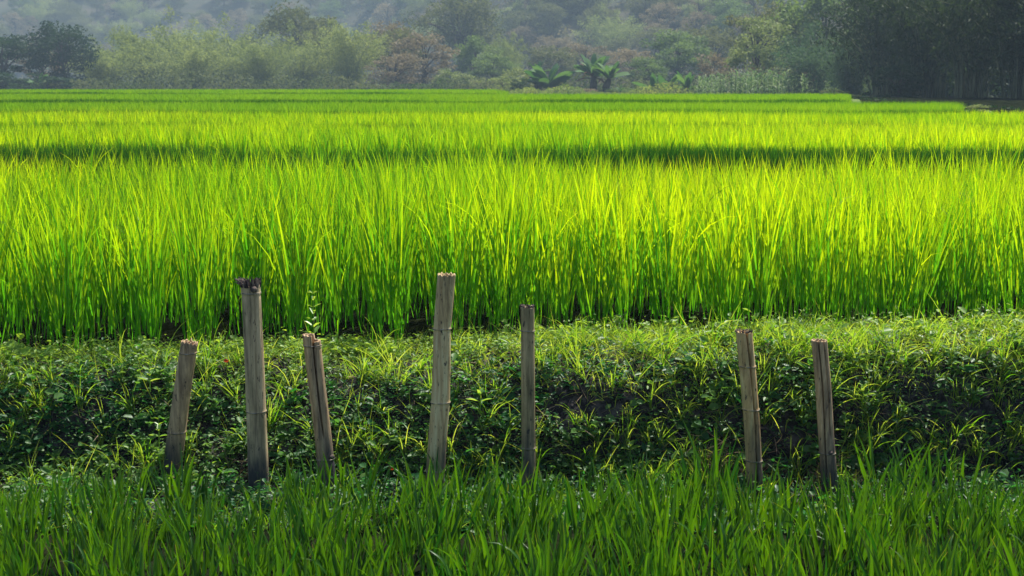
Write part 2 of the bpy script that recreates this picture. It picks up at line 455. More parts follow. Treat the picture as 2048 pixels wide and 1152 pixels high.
# ------------------------------------------------------------------ rice
def rice(name, y0, y1, hw0, hw1, z, H, hills, per, W, segs, mat, seed, xl=None, xr=None, label='', rows=True, lean=0.10, tall=1.0, edge=0.0, ju=0.0, fold=0, droop=.92, slope=0.0, hvar=.04, ymax=None, ymin=None):
    r = np.random.default_rng(seed)
    area = (y1 - y0) * (hw0 + hw1)
    st = 1 / math.sqrt(hills)          # transplanted on a slightly wandering grid
    hwm = max(hw0, hw1)
    y, x = np.meshgrid(np.arange(y0, y1, st), np.arange(-hwm, hwm, st), indexing='ij')
    x, y = x.ravel(), y.ravel()
    x = x + r.normal(0, st * .33, x.size) + .15 * st * fbm(x, y, seed + 9, 2, .4)
    y = y + r.normal(0, st * .28, y.size) + .3 * st * fbm(x, y, seed + 8, 2, .5)
    k = np.abs(x) < np.interp(y, [y0, y1], [hw0, hw1]); x, y = x[k], y[k]
    n = len(x)
    y = y + edge * fbm(x, x * 0, seed, 3, 1.2) * np.clip(1 - (y - y0), 0, 1)
    if ymin is not None: k = y > ymin(x); x, y = x[k], y[k]
    if ymax is not None: k = (y < ymax(x)) | (r.random(len(x)) < .6); x, y = x[k], y[k]
    if xl is not None: k = x > xl(y); x, y = x[k], y[k]
    if xr is not None: k = x < xr(y); x, y = x[k], y[k]
    n = len(x)
    hv = 1 + hvar * fbm(x, y, seed + 1, 3, 1.6) + r.normal(0, hvar, n)
    cv = np.clip(0.5 + 0.28 * fbm(x, y, seed + 2, 3, 1.1), 0, 1)
    N_ = n * per
    X = np.repeat(x, per); Y = np.repeat(y, per); HV = np.repeat(hv * (1 + slope * x), per) * H; CV = np.repeat(cv, per)
    az = r.uniform(0, 2 * PI, N_)
    z0 = r.uniform(0, 0.68, N_)
    rad = 0.02 + 0.04 * r.random(N_) + z0 * 0.09 * r.random(N_)
    P = np.stack([X + np.cos(az) * rad, Y + np.sin(az) * rad, z + z0 * HV - (.06 * np.clip(-(X + .2) / 2.2, 0, 1) * np.clip((7.8 - Y) / .9, 0, 1) if seed == 22 else 0)], 1)
    az2 = az + r.normal(0, .7, N_)
    th0 = np.abs(r.normal(lean, 0.09, N_)) + z0 * 0.12
    kind = r.random(N_)
    bend = np.where(kind < droop, r.uniform(0.02, 0.35, N_), r.uniform(0.5, 1.5, N_))
    L = HV * (1.0 - z0 * 0.75) * r.uniform(0.72 + ju, 1.05, N_) * tall
    Wd = W * r.uniform(0.6, 1.15, N_)
    tw = r.uniform(-PI / 2, PI / 2, N_)
    var = np.clip(CV * 0.6 + r.uniform(-0.05, 0.5, N_), 0, 1) * np.where(r.random(N_) < .13, .15, 1)
    V, Qd, va, t = blades(P, az2, th0, bend, L, Wd, tw, var, segs, fold=fold)
    o = link(name, np_mesh(name, V, Qd, {'var': va, 't': t}), mat)
    return tag(o, label, 'rice field', None, 'stuff')


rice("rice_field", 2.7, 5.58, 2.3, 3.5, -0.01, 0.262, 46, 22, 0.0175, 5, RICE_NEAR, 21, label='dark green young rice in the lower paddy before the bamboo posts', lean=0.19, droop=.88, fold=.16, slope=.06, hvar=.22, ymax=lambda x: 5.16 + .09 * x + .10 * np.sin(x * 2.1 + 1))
rice("rice_field", 6.5, 9.3, 3.6, 4.6, GZ, 0.72, 38, 44, 0.0122, 5, RICE, 22, label='tall bright rice in the paddy directly behind the earth bank', edge=0.04, ju=.06, lean=.11, droop=.92, hvar=.045, ymin=lambda x: 6.71 + .075 * np.clip(x, -3.4, .5) + .03 * np.sin(x * 3.7))
rice("rice_field", 13.5, 16.1, 6.0, 7.1, GZ + .28, 0.447, 46, 46, 0.013, 4, RICE, 23, label='bright rice paddy beyond the first dark gap', edge=0.12, ju=.10, lean=.12, hvar=.05)
rice("rice_field", 18.9, 21.2, 7.9, 9.2, GZ + .28, 0.438, 50, 36, 0.014, 3, RICE, 24, label='rice paddy in the middle distance, third beyond the bank', edge=0.2, ju=.18, lean=.07, hvar=.025)
rice("rice_field", 25.0, 30.0, 10.5, 13, GZ + .28, 0.42, 46, 28, 0.014, 2, RICE_FAR, 25, xr=lambda y: (1910 - 1024) / F * y, label='fourth rice paddy beyond the bank, ending at the dark bamboo', edge=0.25, ju=.2, lean=.06, hvar=.02)
rice("rice_field", 36.5, 46.0, 16, 19, GZ + .27, 0.397, 38, 18, 0.018, 2, RICE_FAR, 26, xr=lambda y: (1690 - 1024) / F * y, label='narrow looking distant rice paddy ending below the maize patch', edge=0.3, ju=.22, lean=.06, hvar=.015)
rice("rice_field", 54.0, 63.0, 22, 25, GZ + .27, 0.372, 30, 14, 0.026, 2, RICE_FAR, 27, xr=lambda y: (1000 - 1024) / F * y + 0.3 * np.sin(y), label='farthest rice paddy in front of the hazy treeline', edge=0.3, ju=.22, lean=.06, hvar=.015)


def fringe(y0, xl, xr, H, n, W, seed, deep=.45, zo=.28):  # dark blade strip added as the shade on a farther paddy's front
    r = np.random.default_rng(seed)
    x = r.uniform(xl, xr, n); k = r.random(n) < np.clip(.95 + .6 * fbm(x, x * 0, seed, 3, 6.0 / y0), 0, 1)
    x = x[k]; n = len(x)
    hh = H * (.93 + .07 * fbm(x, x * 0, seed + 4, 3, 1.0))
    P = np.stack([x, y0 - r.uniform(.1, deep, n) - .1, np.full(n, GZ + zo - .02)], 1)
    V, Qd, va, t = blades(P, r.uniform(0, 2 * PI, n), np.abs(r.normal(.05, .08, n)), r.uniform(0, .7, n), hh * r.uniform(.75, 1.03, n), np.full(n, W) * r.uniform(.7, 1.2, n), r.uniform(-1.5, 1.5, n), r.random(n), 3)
    tag(link("painted_shade_strip", np_mesh("painted_shade_strip", V, Qd, {'var': va, 't': t}), PAINTED_SHADE), 'strip of dark blades added for the shade on the front of a farther paddy', 'painted shade strip', None, 'stuff')


PAINTED_SHADE = leaf_mat("painted_shade_blade", (0.012, 0.07, 0.012), (0.035, 0.14, 0.012), (0.015, 0.12, 0.008), (0.09, 0.28, 0.008), trans=0.35, rough=.6, spec=.15)  # shade of the paddy fronts put into the blade colour
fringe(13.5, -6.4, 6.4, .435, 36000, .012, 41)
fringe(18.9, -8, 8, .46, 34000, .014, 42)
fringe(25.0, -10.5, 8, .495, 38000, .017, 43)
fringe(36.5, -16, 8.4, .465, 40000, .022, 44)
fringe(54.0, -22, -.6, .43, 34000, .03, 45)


# ------------------------------------------------------------------ bank vegetation
def bare(x, v):
    """bare soil patches on the face"""
    a = 1.0 * np.exp(-(((x - 0.42) / 0.30) ** 2 + ((v - 0.42) / 0.08) ** 2))
    b = np.exp(-(((x - 1.05) / 0.25) ** 2 + ((v - 0.25) / 0.12) ** 2))
    c = np.exp(-(((x + 1.05) / 0.14) ** 2 + ((v - 0.50) / 0.05) ** 2))
    return np.clip(a + b * .8 + c * .7, 0, 1)


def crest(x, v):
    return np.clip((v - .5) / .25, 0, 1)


def bank_normal(x, v):
    e = 0.01
    p = bank_pt(x, v); du = bank_pt(x + e, v) - p; dv = bank_pt(x, np.clip(v + e, 0, 1)) - p
    n = np.cross(du, dv); n /= np.linalg.norm(n, axis=-1, keepdims=True) + 1e-9
    return p, n


def ground_cover():
    r = np.random.default_rng(31)
    n = 14000
    x = r.uniform(-3.4, 3.6, n); v = np.where(np.arange(n) < 11000, r.uniform(0.08, 0.98, n), r.uniform(0.0, 0.09, n))
    dens = 0.95 - 0.42 * np.clip((x + 0.1) / 1.2, 0, 1) * np.clip((v - .1) * 2.5, 0.2, 1) + 0.42 * fbm(x, v * 3, 8, 4, 3)
    k = (r.random(n) < dens) & (r.random(n) > bare(x, v) * .9)
    x, v = x[k], v[k]; n = len(x)
    p, nn = bank_normal(x, v)
    per = 8
    X = np.repeat(np.arange(n), per); m = len(X)
    stemdir = nn[X] * 0.7 + np.array([0, -0.15, 0.75])
    stemdir += r.normal(0, .28, (m, 3))
    lvl = np.tile(np.linspace(0.2, 1, per), n)
    hgt = np.repeat(r.uniform(0.015, 0.06, n), per) * lvl
    top = np.repeat(r.normal(0, 1, (n, 3)), per, 0)
    P = p[X] + stemdir * hgt[:, None] + top * 0.006 + r.normal(0, .012, (m, 3)) 
    az = np.tile(np.arange(per) * 2.4, n) + np.repeat(r.uniform(0, 6.28, n), per) + r.normal(0, .3, m)
    # leaf direction: around the stem, mostly outward and level
    A = np.stack([np.cos(az), np.sin(az), r.normal(0.12, .3, m)], 1)
    A = A + nn[X] * 0.35
    N_ = np.array([0, -0.25, 1.0]) + r.normal(0, .38, (m, 3)) + nn[X] * 0.35
    big = r.random(n) < .075
    size = np.repeat(np.where(big, r.uniform(.038, .06, n), np.exp(r.normal(math.log(0.020), .42, n))), per) * r.uniform(.6, 1.15, m) * (1.1 - 0.4 * lvl)
    slim = np.repeat(np.where(r.random(n) < .45, r.uniform(.32, .5, n), r.uniform(.6, .95, n)), per)
    var = np.clip(np.repeat(np.clip(0.14 - .2 * (v < .09) + 0.66 * crest(x, v) + 0.25 * fbm(x, v * 2, 9, 3, 4), 0, 1), per) + r.normal(0, .16, m), 0, 1)  # sunlit crest put into the leaf colour: paler on top, darker at the foot
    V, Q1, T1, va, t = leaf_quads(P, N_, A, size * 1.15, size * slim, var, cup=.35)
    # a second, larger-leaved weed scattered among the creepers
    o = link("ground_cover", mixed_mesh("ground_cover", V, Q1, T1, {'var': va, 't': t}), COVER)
    tag(o, 'small leafy creeping weeds covering the shaded face of the earth bank', 'ground cover', None, 'stuff')


def bank_grass():
    r = np.random.default_rng(33)
    parts = []
    # short turf on the lit crest
    n = 26000
    x = r.uniform(-3.6, 3.8, n); v = np.clip(r.normal(0.72, 0.15, n), 0.3, 1)
    k = r.random(n) < 0.30 + 0.70 * np.clip((x + 0.6) / 1.2, 0, 1)
    x, v = x[k], v[k]; n = len(x)
    p, nn = bank_normal(x, v)
    L = r.uniform(0.03, 0.10, n)
    parts.append(blades(p, r.uniform(0, 2 * PI, n), r.uniform(0.1, 1.2, n), r.uniform(0.1, 1.5, n), L, r.uniform(0.003, 0.006, n), r.uniform(-1.5, 1.5, n), r.uniform(.3, 1, n), 3))
    # tufts on the face
    nt_ = 900
    x = r.uniform(-3.4, 3.6, nt_); v = r.uniform(0.1, 0.75, nt_)
    k = r.random(nt_) < 0.45 + 0.55 * np.clip((x + 0.3) / .8, 0, 1)
    x, v = x[k], v[k]
    keep = r.random(len(x)) > bare(x, v) * .9
    x, v = x[keep], v[keep]; n = len(x)
    p, nn = bank_normal(x, v)
    per = 13
    X = np.repeat(np.arange(n), per); m = len(X)
    P = p[X] + r.normal(0, .008, (m, 3))
    # blades lean out of the slope towards the camera side and droop
    az = -PI / 2 + r.normal(0, 1.15, m)
    tl = np.repeat(r.uniform(.6, 1.5, n), per)
    parts.append(blades(P, az, r.uniform(0.05, 0.8, m), r.uniform(0.0, 1.7, m), r.uniform(0.07, 0.17, m) * tl, r.uniform(0.004, 0.0075, m), r.uniform(-1.5, 1.5, m), np.clip(r.normal(.35, .25, m), 0, 1), 5))
    # thin grass on the mud at the foot of the bank
    n = 6500
    P = np.stack([r.uniform(-3.4, 3.6, n), r.uniform(5.3, 5.95, n), np.full(n, -.01)], 1)
    parts.append(blades(P, r.uniform(0, 2 * PI, n), r.uniform(0.1, 1.0, n), r.uniform(0.1, 1.3, n), r.uniform(.05, .14, n), r.uniform(0.004, 0.008, n), r.uniform(-1.5, 1.5, n), r.uniform(0, .35, n), 4))
    # fringe where the bank meets the upper paddy
    n = 9000
    P = np.stack([r.uniform(-3.8, 3.9, n), r.uniform(6.45, 6.9, n), np.full(n, GZ - .03)], 1)
    P[:, 2] = ground_z(P[:, 0], P[:, 1]) - .03
    left = np.clip((P[:, 0] + 2.6) / 2.6, .4, 1)
    parts.append(blades(P, r.uniform(0, 2 * PI, n), r.uniform(0.1, 1.0, n), r.uniform(0.1, 1.3, n), r.uniform(.05, .15, n) * left, r.uniform(0.004, 0.007, n), r.uniform(-1.5, 1.5, n), r.uniform(.2, .9, n), 3))
    # long single stems
    n = 620
    x = r.uniform(-3.4, 3.6, n); v = r.uniform(0.1, 0.8, n)
    p, nn = bank_normal(x, v)
    az = np.where(r.random(n) < .5, 0, PI) + r.normal(0, .7, n)
    parts.append(blades(p, az, r.uniform(0.1, 0.9, n), r.uniform(-.3, 1.3, n), r.uniform(0.1, 0.27, n), r.uniform(0.003, 0.0055, n), r.uniform(-1.5, 1.5, n), np.clip(r.normal(.55, .25, n), 0, 1), 6))
    V, Qd, va, t = join(parts)
    o = link("bank_grass", np_mesh("bank_grass", V, Qd, {'var': va, 't': t}), BANKG)
    tag(o, 'short yellow green grass on the crest and face of the earth bank', 'grass', None, 'stuff')


def litter():
    r = np.random.default_rng(35)
    n = 2600
    x = r.uniform(-3.4, 3.6, n); v = r.uniform(0.08, .95, n)
    p, nn = bank_normal(x, v)
    P = p + nn * .02
    V, Qd, va, t = blades(P, r.uniform(0, 2 * PI, n), r.uniform(.9, 2.0, n), r.uniform(-.8, .9, n), r.uniform(.04, .14, n), r.uniform(.002, .006, n), r.uniform(-1.5, 1.5, n), r.random(n), 4)
    tag(link("dead_grass", np_mesh("dead_grass", V, Qd, {'var': va, 't': t}), STRAW), 'dead stalks and dry blades strewn through the weeds of the bank', 'dead grass', None, 'stuff')


ground_cover()
bank_grass()
litter()


def straw(name, px, py, Y, w, h, n, label, seed):
    r = np.random.default_rng(seed)
    c = at(px, py, Y)
    P = np.stack([r.normal(0, w, n), r.normal(0, .02, n), np.abs(r.normal(0, h, n))], 1)
    V, Qd, va, t = blades(P, r.uniform(0, 2 * PI, n), r.uniform(.7, 1.9, n), r.uniform(-1, 1.2, n), r.uniform(.05, .15, n), r.uniform(.0025, .005, n), r.uniform(-1.5, 1.5, n), r.random(n), 5)
    tag(link(name, np_mesh(name, V, Qd, {'var': va, 't': t}), STRAW, loc=c), label, 'dead grass', kind='stuff')


straw("dead_grass", 487, 985, 5.86, .045, .05, 240, 'tangle of dead brown grass at the foot of the tall frayed bamboo post', 3)
straw("dead_grass", 1655, 985, 5.84, .07, .05, 260, 'pinkish brown dead grass beside the foot of the rightmost post', 4)
straw("dead_grass", 1440, 960, 5.88, .07, .06, 300, 'dark brown dead grass in a hollow left of the split pale post', 5)


# ------------------------------------------------------------------ bamboo posts
def post(pts, wid, nodes, Y0, Y1, mat, label, seed, cracks=(), jag=0.006, cut=None, steps=None, flare=0.0, group=None):
    """pts: list of (px, py) of the axis from top to foot; wid: width in pixels at those points"""
    r = np.random.default_rng(seed)
    P = [at(px, py, Y0 + (Y1 - Y0) * i / (len(pts) - 1)) for i, (px, py) in enumerate(pts)]
    foot = P[-1]
    # carry on into the ground
    d = (P[-1] - P[-2]).normalized()
    k = (foot.z + 0.12) / max(0.2, -d.z)
    P.append(foot + d * max(k, 0.1)); wid = list(wid) + [wid[-1]]
    ax = np.array([list(p) for p in P]); seglen = np.r_[0, np.cumsum(np.linalg.norm(np.diff(ax, axis=0), axis=1))]
    R = np.array([w_ / 2 / F * p[1] * .97 for w_, p in zip(wid, ax)])
    total = seglen[-1]
    origin = Vector(ax[-1]); origin.z = 0
    nodes_s = []
    for ny in nodes:
        # distance along the axis of that pixel row
        py_ = [q[1] for q in pts]
        nodes_s.append(float(np.interp(ny, py_, seglen[:len(pts)])))
    S = np.unique(np.concatenate([np.linspace(0, total, 110)] + [ns + np.array([-.006, -.003, 0, .003, .006]) for ns in nodes_s] + [[0.004, .01, .02]]))
    S = S[(S >= 0) & (S <= total)]
    NA = 144
    ang = np.linspace(0, 2 * PI, NA, endpoint=False)     # 0 = +x, -pi/2 = towards the camera
    C0 = np.stack([np.interp(S, seglen, ax[:, k]) for k in range(3)], 1)
    RR = np.interp(S, seglen, R)
    for ns in nodes_s:
        RR = RR + 0.0022 * np.exp(-((S - ns) / 0.004) ** 2) - 0.0012 * np.exp(-((S - ns - .008) / 0.006) ** 2)
    SS, AA = np.meshgrid(S, ang, indexing='ij')
    rad = RR[:, None] * (1 + 0.018 * np.sin(2 * AA + seed) + 0.012 * np.sin(3 * AA + seed * 2) + 0.006 * np.sin(AA * 11 + 3 * np.sin(SS * 9)))
    rad = rad + flare * np.exp(-SS / 0.03) * (0.5 + 0.5 * np.cos(AA - PI * 0.95)) * (1 + .5 * np.sin(AA * 17))
    for (ca, s0, s1, cw, dp) in cracks:
        cc = ca + 0.10 * np.sin(SS * 6 + seed)
        dd = np.angle(np.exp(1j * (AA - cc)))
        fade = np.clip((SS - s0) / 0.01, 0, 1) * np.clip((s1 - SS) / 0.06, 0, 1)
        rad = rad * (1 - dp * fade * np.exp(-(dd / cw) ** 4))
    # ragged cut: drop of the rim per angle
    rag = jag * (np.abs(np.sin(ang * 5.3 + seed)) + 0.8 * r.random(NA)) + (cut(ang) if cut is not None else 0)
    rag = rag - rag.min() * 0
    drop = rag[None, :] * np.clip(1 - SS / 0.06, 0, 1)
    tz = ax[0] - ax[1]; tz = tz / np.linalg.norm(tz)
    V = np.zeros((len(S), NA, 3))
    V[..., 0] = C0[:, None, 0] + rad * np.cos(AA); V[..., 1] = C0[:, None, 1] + rad * np.sin(AA); V[..., 2] = C0[:, None, 2]
    V -= drop[..., None] * tz
    # inner wall of the hollow culm
    depth = np.array([0.0, .015, .05, .09])
    I = np.zeros((len(depth), NA, 3)); inr = [0.76, .74, .72, .02]
    for i, dpt in enumerate(depth):
        I[i, :, 0] = C0[0, 0] + (V[0, :, 0] - C0[0, 0]) * inr[i]
        I[i, :, 1] = C0[0, 1] + (V[0, :, 1] - C0[0, 1]) * inr[i]
        I[i, :, 2] = V[0, :, 2] + (0.002 * np.sin(ang * 9) if i == 0 else 0)
        I[i] -= tz * dpt
    allV = np.concatenate([I[::-1], V], 0)
    nr = len(allV)
    i = np.arange(nr - 1)[:, None] * NA; j = np.arange(NA)[None]; jn = (j + 1) % NA
    Q_ = np.stack([i + j, i + NA + j, i + NA + jn, i + jn], -1).reshape(-1, 4)
    VV = allV.reshape(-1, 3) - np.array(origin)
    root = link("bamboo_post", np_mesh("bamboo_post", VV, Q_, smooth=True), mat, loc=origin)
    tag(root, label, 'bamboo post', group)
    for ns in nodes_s:
        c = np.array([np.interp(ns, seglen, ax[:, k]) for k in range(3)]) - np.array(origin)
        rr = float(np.interp(ns, seglen, R)) + 0.0012
        a = np.linspace(0, 2 * PI, 49)
        ringp = np.stack([c[0] + rr * np.cos(a), c[1] + rr * np.sin(a), c[2] + 0.0012 * np.sin(a * 2 + seed)], 1)
        V2, Q2, _, _ = tube(ringp, np.full(49, 0.0019) * (1 + .4 * np.sin(a * 7)), 6)
        link("node_ring", np_mesh("node_ring", V2, Q2, smooth=True), RING, parent=root)
    return root, P, R


RING = noise_mat("node_ring", (0.10, 0.09, 0.08), (0.36, 0.32, 0.27), scale=40, bump=0.2, c3=(0.2, 0.18, 0.15))
FRAY = noise_mat("frayed_fibre", (0.03, 0.022, 0.025), (0.26, 0.2, 0.16), scale=60, bump=0.6, stretch=(1, 1, .2), c3=(0.10, 0.075, 0.07))
bA = bamboo_mat("weathered_bamboo_grey", (0.165, 0.122, 0.075), (0.479, 0.362, 0.220), (0.800, 0.617, 0.382), 1.0)
bB = bamboo_mat("weathered_bamboo_pale", (0.206, 0.142, 0.075), (0.567, 0.404, 0.212), (0.800, 0.736, 0.433), 2.0)
bC = bamboo_mat("weathered_bamboo_dark", (0.099, 0.074, 0.041), (0.365, 0.279, 0.152), (0.691, 0.534, 0.304), 3.0)
bD = bamboo_mat("weathered_bamboo_tan", (0.248, 0.149, 0.064), (0.629, 0.404, 0.189), (0.800, 0.652, 0.329), 4.0)
bE = bamboo_mat("weathered_bamboo_mauve", (0.149, 0.098, 0.059), (0.452, 0.310, 0.182), (0.779, 0.558, 0.329), 5.0, moss=(0.12, 0.09, 0.08))
HP = -PI / 2
G = 'weathered bamboo posts standing in a line before the bank'
post([(380, 678), (362, 800), (345, 930)], [35, 36, 40], [705, 863], 5.86, 5.90, bE, 'short grey bamboo post leaning right, leftmost in the row', 1, cracks=[(HP - .3, .02, .1, .06, .12)], jag=.010,
     cut=lambda a: 0.014 * np.clip(np.cos(a), 0, 1), group=G)
post([(502, 566), (508, 700), (513, 830), (519, 1000)], [38, 40, 41, 44], [585, 822], 5.72, 5.74, bA, 'tall grey bamboo post with a flared frayed dark top', 2, cracks=[(HP + .42, .05, .5, .07, .10)], jag=.008, flare=.004, group=G)
post([(622, 668), (634, 770), (647, 880), (658, 990)], [37, 36, 36, 38], [690, 917], 5.74, 5.78, bE, 'short bamboo post leaning left, split down the middle, weed behind its top', 3, cracks=[(HP + .28, -.1, .45, .10, .75)], jag=.004,
     cut=lambda a: 0.024 * (np.angle(np.exp(1j * (a - HP - .28))) > 0) * (np.angle(np.exp(1j * (a - HP - .28))) < 2.6), group=G)
post([(893, 546), (889, 600), (884, 657), (883, 730), (881, 803), (874, 890), (868, 985)], [38, 38, 37, 38, 40, 40, 42], [657, 804, 940], 5.70, 5.72, bB, 'tallest pale bamboo post, crooked at its joints, with a peeling white streak', 4,
     cracks=[(HP - .25, .0, .16, .05, .12), (HP - .5, .0, .09, .04, .10)], jag=.006, group=G)
post([(1055, 612), (1056, 740), (1057, 880), (1058, 1000)], [29, 29, 30, 30], [661, 895], 5.70, 5.72, bC, 'slim upright dark grey bamboo post with streaked sides', 5, cracks=[(HP + .35, .0, .12, .05, .12), (HP - .4, .0, .07, .05, .14)], jag=.004, group=G)
post([(1488, 662), (1497, 760), (1504, 850), (1511, 985)], [35, 35, 34, 35], [732, 818, 920], 5.72, 5.75, bD, 'tan bamboo post with one long black split, leaning left', 6, cracks=[(HP + .22, -.1, .85, .11, .8)], jag=.003, group=G)
post([(1638, 679), (1646, 770), (1652, 870), (1660, 985)], [33, 33, 33, 35], [905], 5.73, 5.76, bE, 'brown squared post with two long dark splits, rightmost in the row', 7,
     cracks=[(HP - .38, -.1, .6, .08, .65), (HP + .42, -.1, .42, .10, .65)], jag=.003, group=G)
posts = {o['label']: o for o in C.objects if o.name.startswith('bamboo_post')}


def fibres(post_o, px, py, Y, rad, n, hgt, seed, out=0.0, name="frayed_fibres"):
    r = np.random.default_rng(seed)
    c = at(px, py, Y); parts = []
    for k in range(n):
        a = r.uniform(0, 2 * PI); rr = rad * r.uniform(.72, 1.0)
        p0 = np.array([c.x + rr * math.cos(a), c.y + rr * math.sin(a), c.z - hgt * .6])
        L_ = hgt * r.uniform(.6, 1.7)
        left = max(0, -math.cos(a))
        o = out * left * r.uniform(.3, 1)
        p1 = p0 + np.array([math.cos(a) * .002, math.sin(a) * .002, L_ * .6])
        p2 = p1 + np.array([math.cos(a) * .003 - o, 0.002, L_ * .4 - o * .35]) + r.normal(0, .0012, 3)
        parts.append(tube([p0, (p0 + p1) / 2, p1, p2], [.0028, .003, .0026, .0012], 5))
    V, Qd, _, _ = join(parts)
    V = V - np.array(post_o.location)
    return link(name, np_mesh(name, V, Qd), FRAY, parent=post_o)


def find(s): return [o for k, o in posts.items() if s in k][0]


f2 = find('flared frayed')
fibres(f2, 501, 566, 5.72, .040, 130, .026, 2, out=.022)
fibres(find('tan bamboo'), 1488, 662, 5.72, .034, 46, .006, 4, out=.003)
fibres(find('slim upright'), 1055, 612, 5.70, .027, 44, .006, 5, out=.002)
#fibres(find('short grey'), 380, 680, 5.86, .033, 46, .012, 6, out=.004)
#fibres(find('tallest pale'), 893, 549, 5.70, .036, 60, .007, 8, out=.0)


def knot(post_o, px, py, Y, r_):
    c = at(px, py, Y) - post_o.location
    a = np.linspace(0, PI, 8)
    V, Qd, _, _ = tube([(c.x, c.y + .01, c.z), (c.x, c.y, c.z + .001), (c.x, c.y - .008, c.z + .003), (c.x, c.y - .011, c.z + .004)], [r_ * 1.3, r_ * 1.15, r_ * .8, r_ * .1], 10)
    link("knot", np_mesh("knot", V, Qd, smooth=True), FRAY, parent=post_o)


knot(f2, 507, 579, 5.72 - .036, .012)
knot(find('short bamboo post leaning left'), 664, 915, 5.76 - .028, .008)
knot(find('rightmost'), 1661, 906, 5.75 - .03, .008)


# ------------------------------------------------------------------ single weeds
WEED = leaf_mat("weed_leaf", (0.07, 0.20, 0.03), (0.16, 0.30, 0.06), (0.30, 0.55, 0.02), (0.55, 0.72, 0.06), trans=.45, rough=.35, spec=.5)
DEADB = leaf_mat("dead_banana_leaf", (0.05, 0.03, 0.02), (0.13, 0.09, 0.06), (0.05, 0.03, 0.02), (0.12, 0.08, 0.04), trans=.2, rough=.8, spec=.05)
DRYL = leaf_mat("dry_leaf", (0.35, 0.30, 0.2), (0.5, 0.45, 0.33), (0.3, 0.25, 0.12), (0.4, 0.35, 0.2), trans=.35)
REDL = leaf_mat("red_leaf", (0.35, 0.03, 0.01), (0.5, 0.06, 0.02), (0.4, 0.05, 0.01), (0.6, 0.1, 0.02), trans=.4)


def weed(px, py, Y, h, levels, L0, slim, label, seed, mat=None):
    r = np.random.default_rng(seed)
    c = at(px, py, Y)
    root = bpy.data.objects.new("leafy_weed", None); C.objects.link(root); root.location = c
    tag(root, label, 'weed')
    V, Qd, va, t = tube([(0, 0, -.03), (.002, 0, h * .5), (-.001, .003, h)], [.0028, .0022, .001], 6)
    link("stem", np_mesh("stem", V, Qd, {'var': va + .5, 't': t}), mat or WEED, parent=root)
    P, A, N_, S = [], [], [], []
    for i in range(levels):
        s = (i + .6) / levels
        for k in range(2 if i < levels - 1 else 4):
            a = i * 1.35 + k * PI + r.normal(0, .25)
            P.append((0, 0, h * s)); up = .35 + .6 * s
            A.append((math.cos(a), math.sin(a) * .8, up + r.normal(0, .15)))
            N_.append((-math.cos(a) * up, -math.sin(a) * up, 1)); S.append(L0 * (1.15 - .75 * s) * r.uniform(.8, 1.15))
    P, A, N_, S = map(np.array, (P, A, N_, S))
    V, Q1, T1, va, t = leaf_quads(P.astype(float), N_.astype(float), A.astype(float), S, S * slim, r.uniform(.3, 1, len(P)), cup=.3)
    link("leaves", mixed_mesh("leaves", V, Q1, T1, {'var': va, 't': t}), mat or WEED, parent=root)
    return root


weed(628, 690, 6.02, .235, 8, .062, .40, 'tall slender weed with paired leaves rising behind the split post', 51)
weed(300, 770, 5.98, .10, 4, .05, .5, 'bright four-leaved weed on the bank left of the leftmost post', 52)
weed(318, 880, 5.90, .10, 4, .045, .5, 'leafy weed low on the bank by the foot of the leftmost post', 53)
weed(960, 812, 5.95, .06, 2, .075, .42, 'pale green weed with long leaves between the two middle posts', 54)
weed(1690, 870, 5.93, .10, 3, .05, .45, 'shaded leafy weed just right of the rightmost post', 55)
weed(1725, 800, 5.97, .07, 3, .05, .5, 'leafy weed on the upper bank face right of the rightmost post', 56)
weed(1260, 905, 5.9, .05, 3, .05, .8, 'broad leaved weed under the bare soil patch', 57)


def single_leaf(px, py, Y, s, mat, label, cat, name, seed):
    r = np.random.default_rng(seed)
    c = at(px, py, Y)
    a = np.linspace(-1, 1, 7)
    u, v = np.meshgrid(a, a)
    m = np.clip(1 - np.abs(v) ** 2.2, 0, 1)
    V = np.stack([u * m * s * .42, v * 0 + .25 * s * u ** 2 + .02 * s * np.sin(5 * v), v * s * .55 + u * .1 * s], -1).reshape(-1, 3)
    i = np.arange(49).reshape(7, 7)
    Q_ = np.stack([i[:-1, :-1], i[:-1, 1:], i[1:, 1:], i[1:, :-1]], -1).reshape(-1, 4)
    o = link(name, np_mesh(name, V, Q_, {'var': r.uniform(0, 1, 49), 't': np.zeros(49)}, smooth=True), mat, loc=c)
    tag(o, label, cat)
    o.rotation_euler = (.3, 1.2, .3)


single_leaf(1735, 648, 6.5, .055, DRYL, 'curled dry pale leaf lying on the crest toward the right', 'dry leaf', 'dry_leaf', 1)
single_leaf(783, 937, 5.80, .022, REDL, 'tiny red leaf low on the bank left of the tallest post', 'red leaf', 'red_leaf', 2)
single_leaf(452, 722, 6.05, .02, REDL, 'tiny red leaf near the crest beside the frayed post', 'red leaf', 'red_leaf', 3)


# ------------------------------------------------------------------ trees
def crown_points(r, n, clumps, w, h, zc, flat=1.0, clump_r=0.2, lopsided=.25):
    """clumped points inside an uneven ellipsoid: w, h full size, zc height of the crown's centre"""
    c = r.normal(size=(clumps, 3)); c /= np.linalg.norm(c, axis=1, keepdims=True)
    c *= (r.uniform(.35, 1, clumps) ** .5)[:, None]
    c[:, 2] = np.where(c[:, 2] < 0, c[:, 2] * flat, c[:, 2])
    c *= np.array([w / 2, w / 2, h / 2]) * (1 - clump_r) * (1 + r.normal(0, lopsided * .5, clumps))[:, None]
    c[:, 2] += zc
    which = r.integers(0, clumps, n)
    cr = clump_r * w * r.uniform(.6, 1.25, clumps) * .5
    d = r.normal(size=(n, 3)); d /= np.linalg.norm(d, axis=1, keepdims=True)
    d *= (r.random(n) ** .45)[:, None] * cr[which][:, None] * np.array([1.15, 1.15, .8])
    return c[which] + d, c, which


